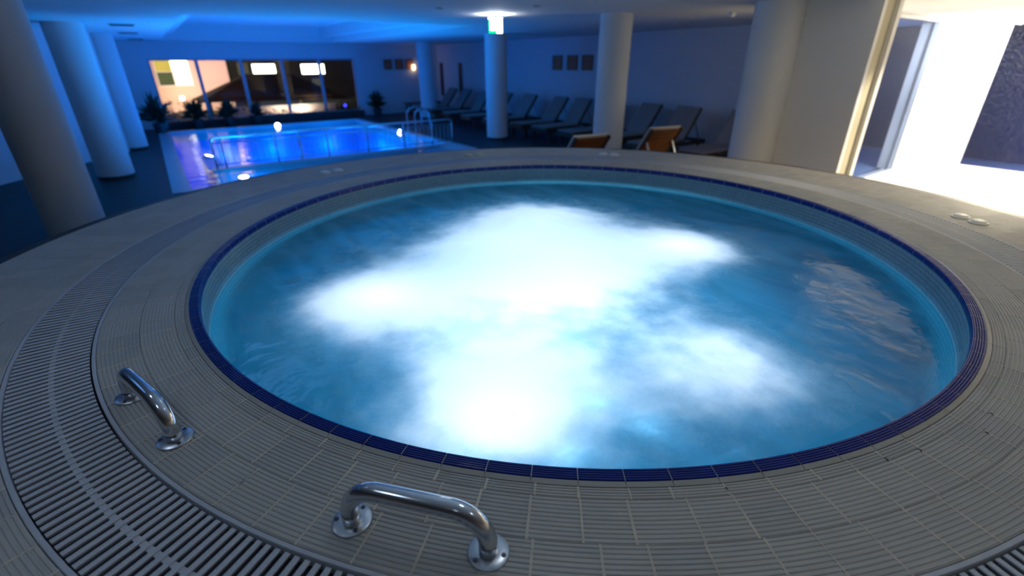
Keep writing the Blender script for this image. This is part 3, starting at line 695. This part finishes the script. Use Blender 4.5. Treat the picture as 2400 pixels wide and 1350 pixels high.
MB().box(-.30, .40, -.06, -.05, 1.23, 1.81).build('lower_pane', M['pale'], wo_); MB().box(-.95, -.33, -.06, -.05, 1.23, 1.81).build('dark_pane', M['grn'], wo_)
def outlight(x, y, z, e_, col, r=.15, kind='POINT', size=.5):
    l = bpy.data.lights.new('light', kind); l.energy = e_; l.color = col
    if kind == 'AREA': l.size = size
    else: l.shadow_soft_size = r
    o = bpy.data.objects.new('lamp_or_fill_light', l); COL.objects.link(o); o.location = (x, y, z); return o
def facelight(x, y, z, e_, col, size=.5):
    o = outlight(x, y, z, e_, col, kind='AREA', size=size); o.rotation_euler = (rad(90), 0, 0); return o
facelight(1.2, 28.3, .35, 42, (1, .72, .40)); facelight(3.0, 27.4, 1.5, 85, (1, .72, .62)); facelight(.9, 27.2, 2.3, 55, (1, .66, .64))
g_ = thing('garden_lamp', (.95, 24.0, -.3), 'small white garden lamp in front of the pink house', 'lamp')
M['gardenglow'] = emit('garden_lamp_glow', (1, .97, 1), 10)
MB().tube([(0, 0, 0), (0, 0, .86)], .02, 8).build('post', M['vent'], g_); MB().lathe([(.001, .86), (.07, .89), (.085, .95), (.05, 1.02), (.001, 1.03)], 16).build('globe', M['gardenglow'], g_, smooth=True)
# pavilion with a dark hipped roof
pv = thing('pavilion', (4.6, 26, -.3), 'garden pavilion with a dark brown hipped roof beyond the glass', 'pavilion')
rf = MB(); rf.add([(-3.1, -1.6, .72), (3.1, -1.6, .62), (3.1, 1.6, .62), (-3.1, 1.6, .72), (-.9, 0, 1.75), (.9, 0, 1.75)], [(0, 1, 5, 4), (1, 2, 5), (2, 3, 4, 5), (3, 0, 4), (0, 3, 2, 1)])
rf.build('roof', M['roof'], pv)
cs = MB()
for i in range(7):
    z = .82 + i * .12; f_ = (z - .72) / 1.03; x0, x1, y = -3.1 + 2.2 * f_, 3.1 - 2.2 * f_, -1.6 + 1.6 * f_
    cs.bar((x0, y - .01, z), (x1, y - .01, z), .03, .03)
cs.build('tile_courses', M['roof'], pv)
for x in (-2.7, -.9, .9, 2.7):
    MB().box(x - .06, x + .06, -1.3, -1.18, 0, .80).build('post', M['darkbuild'], pv)
MB().box(-2.9, 2.9, -1.2, 1.2, 0, .06).build('base', M['darkbuild'], pv)
outlight(2.6, 24.0, 1.8, 14, (1, .6, .35)); outlight(6.0, 24.2, .25, 30, (1, .85, .6))
# lit low wall between the pavilion and the windows
lw = thing('garden_wall', (4.9, 23.4, -.3), 'low pale garden wall lit by a warm lamp behind the planter', 'wall')
MB().box(-2.4, 1.8, 0, .2, 0, .50).build('wall', M['housew'], lw); MB().box(-2.45, 1.85, -.03, .23, .50, .55).build('coping', M['cream'], lw)
facelight(4.3, 22.9, .02, 8, (1, .88, .68), .15); facelight(5.2, 22.9, .02, 15, (1, .90, .72), .15); 
# dark block behind with two bright rooms
bd = thing('building', (8.0, 36, -.3), 'dark building behind the pavilion with two brightly lit room windows', 'building')
MB().box(-4.6, 9, 0, 4, 0, 7).build('walls', M['darkbuild'], bd)
M['room'] = emit('bright_room', (1, .93, .80), 8, .1, 1.2); M['dimroom'] = emit('dim_room', (.55, .52, .30), .16, .4, 1.5)
for (x0, x1, z0, z1, mk) in ((-2.45, -1.15, 1.45, 2.10, 'room'), (.45, 1.9, 1.50, 2.07, 'room'), (-1.2, -.3, .65, 1.2, 'dimroom'), (-.15, .45, .72, 1.12, 'dimroom'), (1.0, 1.6, .7, 1.2, 'dimroom'), (-3.3, -2.7, 1.5, 2.2, 'dimroom')):
    wf_ = MB().box(x0 - .06, x1 + .06, -.04, 0, z0 - .06, z1 + .06).build('window_frame', M['vent'], bd); MB().box(x0, x1, -.06, -.04, z0, z1).build('pane', M[mk], wf_)
outlight(7.0, 33.5, 2.2, 16, (.9, .85, .5)); 
for (x, y, z, c_, lb) in ((2.25, 23.0, .05, (.1, .4, 1), 'small blue garden light under the pavilion eaves'), (7.0, 23.0, .12, (.05, .05, 1), 'deep blue garden light in front of the rightmost window pane')):
    t = thing('garden_light', (x, y, -.3), lb, 'lamp', 'blue garden lights outside')
    MB().tube([(0, 0, 0), (0, 0, z + .3)], .015, 8).build('post', M['vent'], t)
    MB().lathe([(.001, z + .24), (.06, z + .28), (.06, z + .34), (.001, z + .38)], 16).build('globe', emit('blue_glow', c_, 4), t, smooth=True)
for (x, y, hh, lb) in ((.2, 22.4, 1.0, 'shrub outside in front of the pink house'), (1.9, 22.2, .62, 'low shrub outside left of the pavilion'), (3.9, 22.0, .5, 'low shrub outside in front of the pavilion'), (6.6, 22.2, .55, 'low shrub outside right of the lit garden wall')):
    t = thing('shrub', (x, y, -.3), lb, 'shrub', 'shrubs outside the windows'); lf = MB()
    for i in range(240):
        p_ = Vector((random.gauss(0, .3), random.gauss(0, .22), random.random() * hh)); a = random.uniform(0, 2 * PI); s = random.uniform(.04, .09)
        d = Vector((cos(a), sin(a), random.uniform(-.3, 1))) * s; q = Vector((-sin(a), cos(a), 0)) * s * .5
        lf.add([p_ - d, p_ + q, p_ + d, p_ - q], [(0, 1, 2, 3)])
    lf.build('foliage', M['hedge'], t); MB().tube([(0, 0, 0), (0, 0, hh * .6)], .02, 6).build('stem', M['darkwood'], t)

# ------------------------------------------------------------------ lights
def light(kind, loc_, e_, col, **kw):
    l = bpy.data.lights.new('light', kind); l.energy = e_; l.color = col
    for k_, v in kw.items():
        if k_ not in ('aim',): setattr(l, k_, v)
    o = bpy.data.objects.new('lamp_or_fill_light', l); COL.objects.link(o); o.location = loc_
    if 'aim' in kw: o.rotation_euler = (Vector(kw['aim']) - Vector(loc_)).to_track_quat('-Z', 'Y').to_euler()
    return o
BLUE = (.001, .33, 1)
for (x, y, e_) in ((1.5, 17.9, 26), (3.0, 17.9, 28), (4.8, 17.9, 28), (1.0, 15.4, 12), (1.0, 13.0, 12), (5.55, 15.8, 30), (5.55, 13.4, 30), (1.9, 11.8, 30), (4.0, 11.8, 30)):
    light('POINT', (x, y, -.80), e_, BLUE, shadow_soft_size=.12)
for (x, y, e_) in ((1.5, 12.2, 270), (1.5, 15.8, 85), (4.5, 12.2, 220), (4.5, 15.8, 75), (3.0, 14.0, 95)):
    light('SPOT', (x, y, -.6), e_, BLUE, shadow_soft_size=.15, spot_size=rad(130), spot_blend=.9, aim=(x, y, 3))
light('POINT', (1.0, 10.2, -.25), 12, BLUE, shadow_soft_size=.1)
for x in (1.2, 2.4, 3.6):
    light('SPOT', (x, 10.2, -.12 - .09 * (3.6 - x)), 150, BLUE, shadow_soft_size=.1, spot_size=rad(150), spot_blend=.8, aim=(x, 9.7, 3))  # extra spots added in the ramp to bring blue to the near ceiling
# underwater tub lamps below the jets
TUBL = (.92, .93, 1)
for (x, y, z, e_) in ((-1.28, .02, .50, 4.2), (.70, -.48, .50, 4.4), (-1.27, -1.17, .48, 4.6), (-.30, -1.42, .46, 2.8), (.38, .66, .25, 7.5), (-.3, .45, .15, 7.5),
                      (.1, -.1, .12, 7.5), (-.25, -.65, .12, 7.5), (-.80, -.45, .12, 10), (-.65, -.9, .12, 6), (-1.15, -.6, .12, 3.5), (-.15, -1.0, .12, 5)):
    light('POINT', (CX + x, CY + y, z), e_ * .92, TUBL, shadow_soft_size=.14)
# unseen fill spots added above and behind the camera to brighten the deck
for (x, k_) in ((-.7, .9), (1.1, 1.0), (2.9, 1.25), (4.4, 2.1)):
    for y in (-1.5, -.3, .9, 2.1):
        wm = (x + .7) / 5.1
        light('SPOT', (x, y, ZC - .02), 8.0 * k_, (.64 + .36 * wm, .78 + .14 * wm, 1 - .38 * wm), spot_size=rad(104), spot_blend=.8, shadow_soft_size=.12, aim=(x, y, 0))
# unseen blue fill spots added overhead to tint the columns and deck
for (x, y, e_) in ((.3, 4.3, 16), (-1.6, 3.6, 10), (4.2, 4.6, 16)):
    light('SPOT', (x, y, ZC - .02), e_, (.16, .40, 1), spot_size=rad(150), spot_blend=.6, shadow_soft_size=.35, aim=(x, y, 0))
# lobby downlights washing the white wall
WARM = (1, .93, .80)
for y, e_ in ((2.5, 90), (1.2, 90), (-.3, 40), (-2.0, 8)):
    light('AREA', (10.15, y, ZC - .05), e_, WARM, size=.25, aim=(11.1, y, 1.0))
for y, e_ in ((1.2, 430), (-.6, 300)):
    light('SPOT', (8.0, y, ZC - .03), e_, (1, .88, .66), spot_size=rad(141), spot_blend=.2, shadow_soft_size=.06, aim=(8.0, y, 0))  # unseen warm spots added to brighten the right side of the deck
light('POINT', (12.4, 1.2, 1.0), 50, (.25, .4, 1), shadow_soft_size=.2)
light('POINT', (11.9, 5.0, 1.5), 25, (.25, .4, 1), shadow_soft_size=.2)

# ------------------------------------------------------------------ world, camera, colour
wd = bpy.data.worlds.new('night'); S.world = wd; wd.use_nodes = True
wd.node_tree.nodes['Background'].inputs[0].default_value = (.010, .018, .05, 1); wd.node_tree.nodes['Background'].inputs[1].default_value = .5
F_PX, PITCH, ROLL, YAW = 1111.96, rad(25.5946), rad(-.4043), rad(35)
F = Vector((sin(YAW) * cos(PITCH), cos(YAW) * cos(PITCH), -sin(PITCH))); R0 = Vector((cos(YAW), -sin(YAW), 0)); U0 = R0.cross(F)
R2 = R0 * cos(ROLL) + U0 * sin(ROLL); U2 = -R0 * sin(ROLL) + U0 * cos(ROLL)
cd = bpy.data.cameras.new('camera'); cam = bpy.data.objects.new('camera', cd); COL.objects.link(cam)
cam.matrix_world = Matrix(((R2.x, U2.x, -F.x, 0), (R2.y, U2.y, -F.y, 0), (R2.z, U2.z, -F.z, 1.9), (0, 0, 0, 1)))
cd.sensor_width = 36; cd.sensor_fit = 'HORIZONTAL'; cd.lens = F_PX / 2400 * 36; cd.clip_start = .02; cd.clip_end = 200
cd.dof.use_dof = True; cd.dof.focus_distance = 1.55; cd.dof.aperture_fstop = 1.45
S.camera = cam
S.view_settings.view_transform = 'Standard'; S.view_settings.look = 'None'; S.view_settings.gamma = 1; S.view_settings.exposure = 0
S.view_settings.use_curve_mapping = False
S.cycles.use_denoising = True; S.cycles.max_bounces = 14; S.cycles.transparent_max_bounces = 16; S.cycles.diffuse_bounces = 6; S.cycles.sample_clamp_indirect = 6
